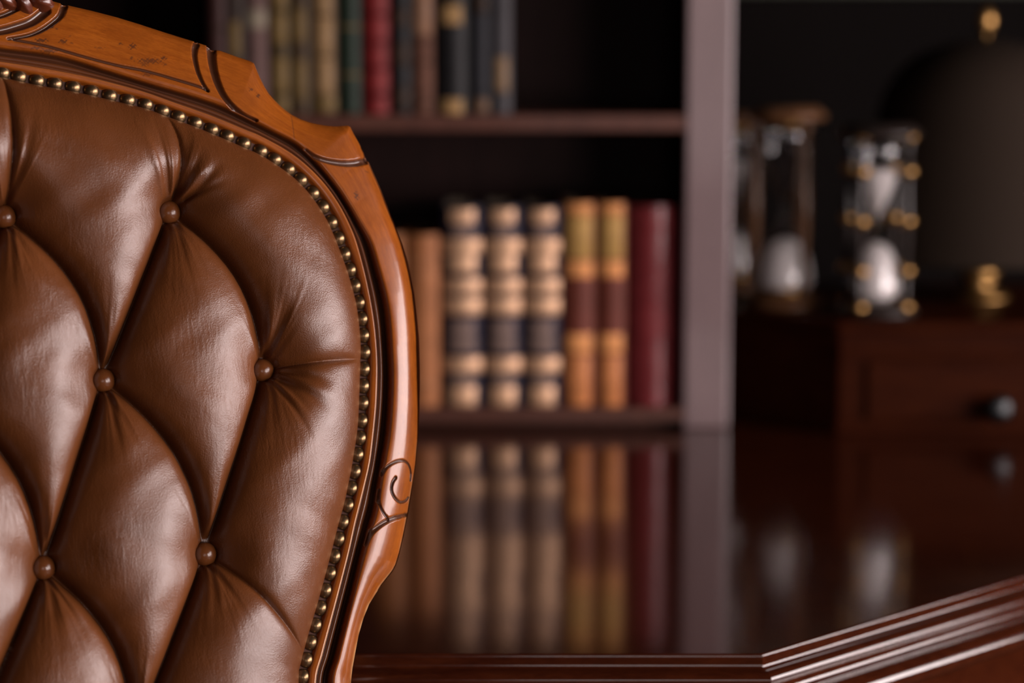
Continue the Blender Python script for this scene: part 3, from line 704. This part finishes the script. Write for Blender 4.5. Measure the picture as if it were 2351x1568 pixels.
me, _ = gridmesh(P, act.reshape(len(vs_), len(us)), 'pad')
cpart('back_pad', me, M['leather'])
# buttons
bme = lathe([(0, .0075), (.0022, .0073), (.0044, .0064), (.0064, .0048), (.0077, .0028), (.0082, .0006), (.0078, -.0015), (.006, -.003)], 36)
for key, p in btn.items():
    o = cpart('button', bme, M['button_leather']); o.matrix_local = MW @ Matrix.Translation((p[0], p[1], BW-.001))
# leather strip below the nails
st_ = resample(Nn, 500)[0]; tn = np.gradient(st_, axis=0); tn /= np.linalg.norm(tn, axis=1)[:, None]; nn_ = np.stack([-tn[:, 1], tn[:, 0]], -1)
def strip(mirror):
    q_ = np.stack([np.concatenate([st_+nn_*o_, np.full((len(st_), 1), h_)], 1) for o_, h_ in ((-.0085, -.001), (-.008, .0006), (.0042, .0009), (.0052, .0008), (.0056, -.001))], 1)
    if mirror: q_ = q_[:, ::-1].copy(); q_[..., 0] = 2*UC-q_[..., 0]
    return gridmesh(q_)[0]
for mi in (0, 1): cpart('trim_strip', strip(mi), plain('strip_leather', (.10, .05, .038), .5, 0))
# nails
nme = lathe([(0, .0042), (.0012, .00412), (.0024, .0037), (.0035, .0030), (.0047, .0020), (.0054, .0008), (.0056, 0), (.0054, -.0008), (.0, -.0008)], 24)
nails = [tuple(p) for p in Nn[:len(Npx)]]
tail, tl = resample(Nn[len(Npx)-1:], 300); n_t = int(tl/.0116)
nails += [tuple(tail[int(300*k/n_t)]) for k in range(1, n_t)]
rn = random.Random(3)
for i, p in enumerate(nails):
    for s_ in ((1, -1) if i > 0 else (1,)):
        x = p[0] if s_ > 0 else 2*UC-p[0]
        o = cpart('nail', nme, M['brass_nail'])
        o.matrix_local = MW @ Matrix.Translation((x, p[1], .0012)) @ Matrix.Rotation(rn.uniform(-.10, .10), 4, 'X') @ Matrix.Rotation(rn.uniform(-.10, .10), 4, 'Y')
# carved leaves on the crest
cw = mat('crest_wood', (.10, .022, .008), .3, coat=.3)
def leaf(cx, cy, L, W_, ang, hgt):
    V = []; F = []; n, m = 17, 9
    for i in range(n):
        s_ = i/(n-1); wd = W_*math.sin(math.pi*s_)**.6*(1-.3*s_)
        for j in range(m):
            x = (j/(m-1)*2-1); lx = L*(s_-.5); ly = x*wd
            z = hgt*(1-abs(x)**1.7)*math.sin(math.pi*min(1, s_*1.02))**.5*(.72+.28*abs(math.sin(x*5)))
            V.append((cx+lx*math.cos(ang)-ly*math.sin(ang), cy+lx*math.sin(ang)+ly*math.cos(ang), z))
    for i in range(n-1):
        for j in range(m-1): F.append((i*m+j, (i+1)*m+j, (i+1)*m+j+1, i*m+j+1))
    return mesh(V, F)
for (x, y, L, W_, an, hg) in [(95, -2, .022, .0075, 2.9, .014), (52, -2, .024, .008, 2.2, .016), (10, -4, .022, .008, 2.7, .017), (-30, -10, .03, .009, 2.5, .017), (70, -32, .03, .010, .6, .018), (-75, -30, .04, .012, 2.0, .018), (0, -45, .035, .011, 1.2, .02)]:
    c = uvw(np.array(x, float), np.array(y, float), .01)
    for s_ in (1, -1):
        cpart('crest_leaf', leaf(c[0] if s_ > 0 else 2*UC-c[0], c[1], L, W_, an if s_ > 0 else math.pi-an, hg), cw)
cpart('crest_leaf', leaf(UC, float(uvw(np.array(-130.), np.array(-58.), .01)[1]), .075, .016, math.pi/2, .020), cw)
# back board, seat, rails and legs: below and behind the picture
ring_ = edge_full; ctr = np.array([UC, (v_hi+VB)/2])
V = [(*p, -.012) for p in ring_]+[(*p, -.026) for p in ring_]; n = len(ring_)
F = [tuple(range(n-1, -1, -1)), tuple(range(n, 2*n))]
cpart('back_board', mesh(V, F, False), M['leather'])
base = P0+UC*Rv+VB*Uv; zf = float(base[2])
def floor_m(px_, py_, z):                                   # chair seat frame: x along the seat width, y forward
    fwd = np.array([math.sin(TH), -math.cos(TH), 0]); p = np.array([base[0], base[1], 0])+px_*np.array([math.cos(TH), math.sin(TH), 0])+py_*fwd
    return (float(p[0]), float(p[1]), z)
MS = Matrix(((math.cos(TH), math.sin(TH), 0, base[0]), (math.sin(TH), -math.cos(TH), 0, base[1]), (0, 0, 1, 0), (0, 0, 0, 1)))
def spart(name, me, m):
    o = link(name, me, chair, m); me.transform(MS); me.flip_normals(); return o
SW = .27
plainwood = wood_mat('chair_rail_wood', (.27, .066, .010), (.40, .115, .020), .27, .35, 'Object', (6, 6, 40))
bm = bmesh.new(); bmesh.ops.create_cube(bm, size=1); bmesh.ops.subdivide_edges(bm, edges=bm.edges, cuts=8, use_grid_fill=True)
for v in bm.verts:
    x, y, z = v.co*2
    k = 1-.10*(abs(x)**6+abs(y)**6)
    v.co = (x*SW*(1-.06*abs(z)**4), .27+y*.25*(1-.05*abs(z)**4), zf+.01+z*.055*k+(.02*(1-x*x)*(1-y*y) if z > 0 else 0))
spart('seat', bm_mesh(bm, True), M['leather'])
spart('seat_rail', box(-SW-.005, SW+.005, .0, .53, zf-.115, zf-.046, .006), plainwood)
for sx in (-1, 1):
    for yy, dy in ((.49, .03), (.03, -.05)):
        V = []; F = []; n = 16; zl = [0, .03, .07, .15, .26, zf-.115]; rl = [.022, .024, .017, .019, .028, .034]
        zz = np.linspace(0, 1, 24)
        for s_ in zz:
            z = s_*(zf-.11); r = float(np.interp(z, zl, rl)); bow_ = .018*math.sin(s_*math.pi*1.6)
            for k in range(n):
                a = 2*math.pi*k/n; V.append((sx*(SW-.03)+sx*bow_+r*math.cos(a), yy+dy*(1-s_)+r*math.sin(a), max(z, 0)+.004))
        for i in range(len(zz)-1):
            for k in range(n): F.append((i*n+k, i*n+(k+1) % n, (i+1)*n+(k+1) % n, (i+1)*n+k))
        F += [tuple(range(n-1, -1, -1))]
        spart('leg', mesh(V, F), plainwood)
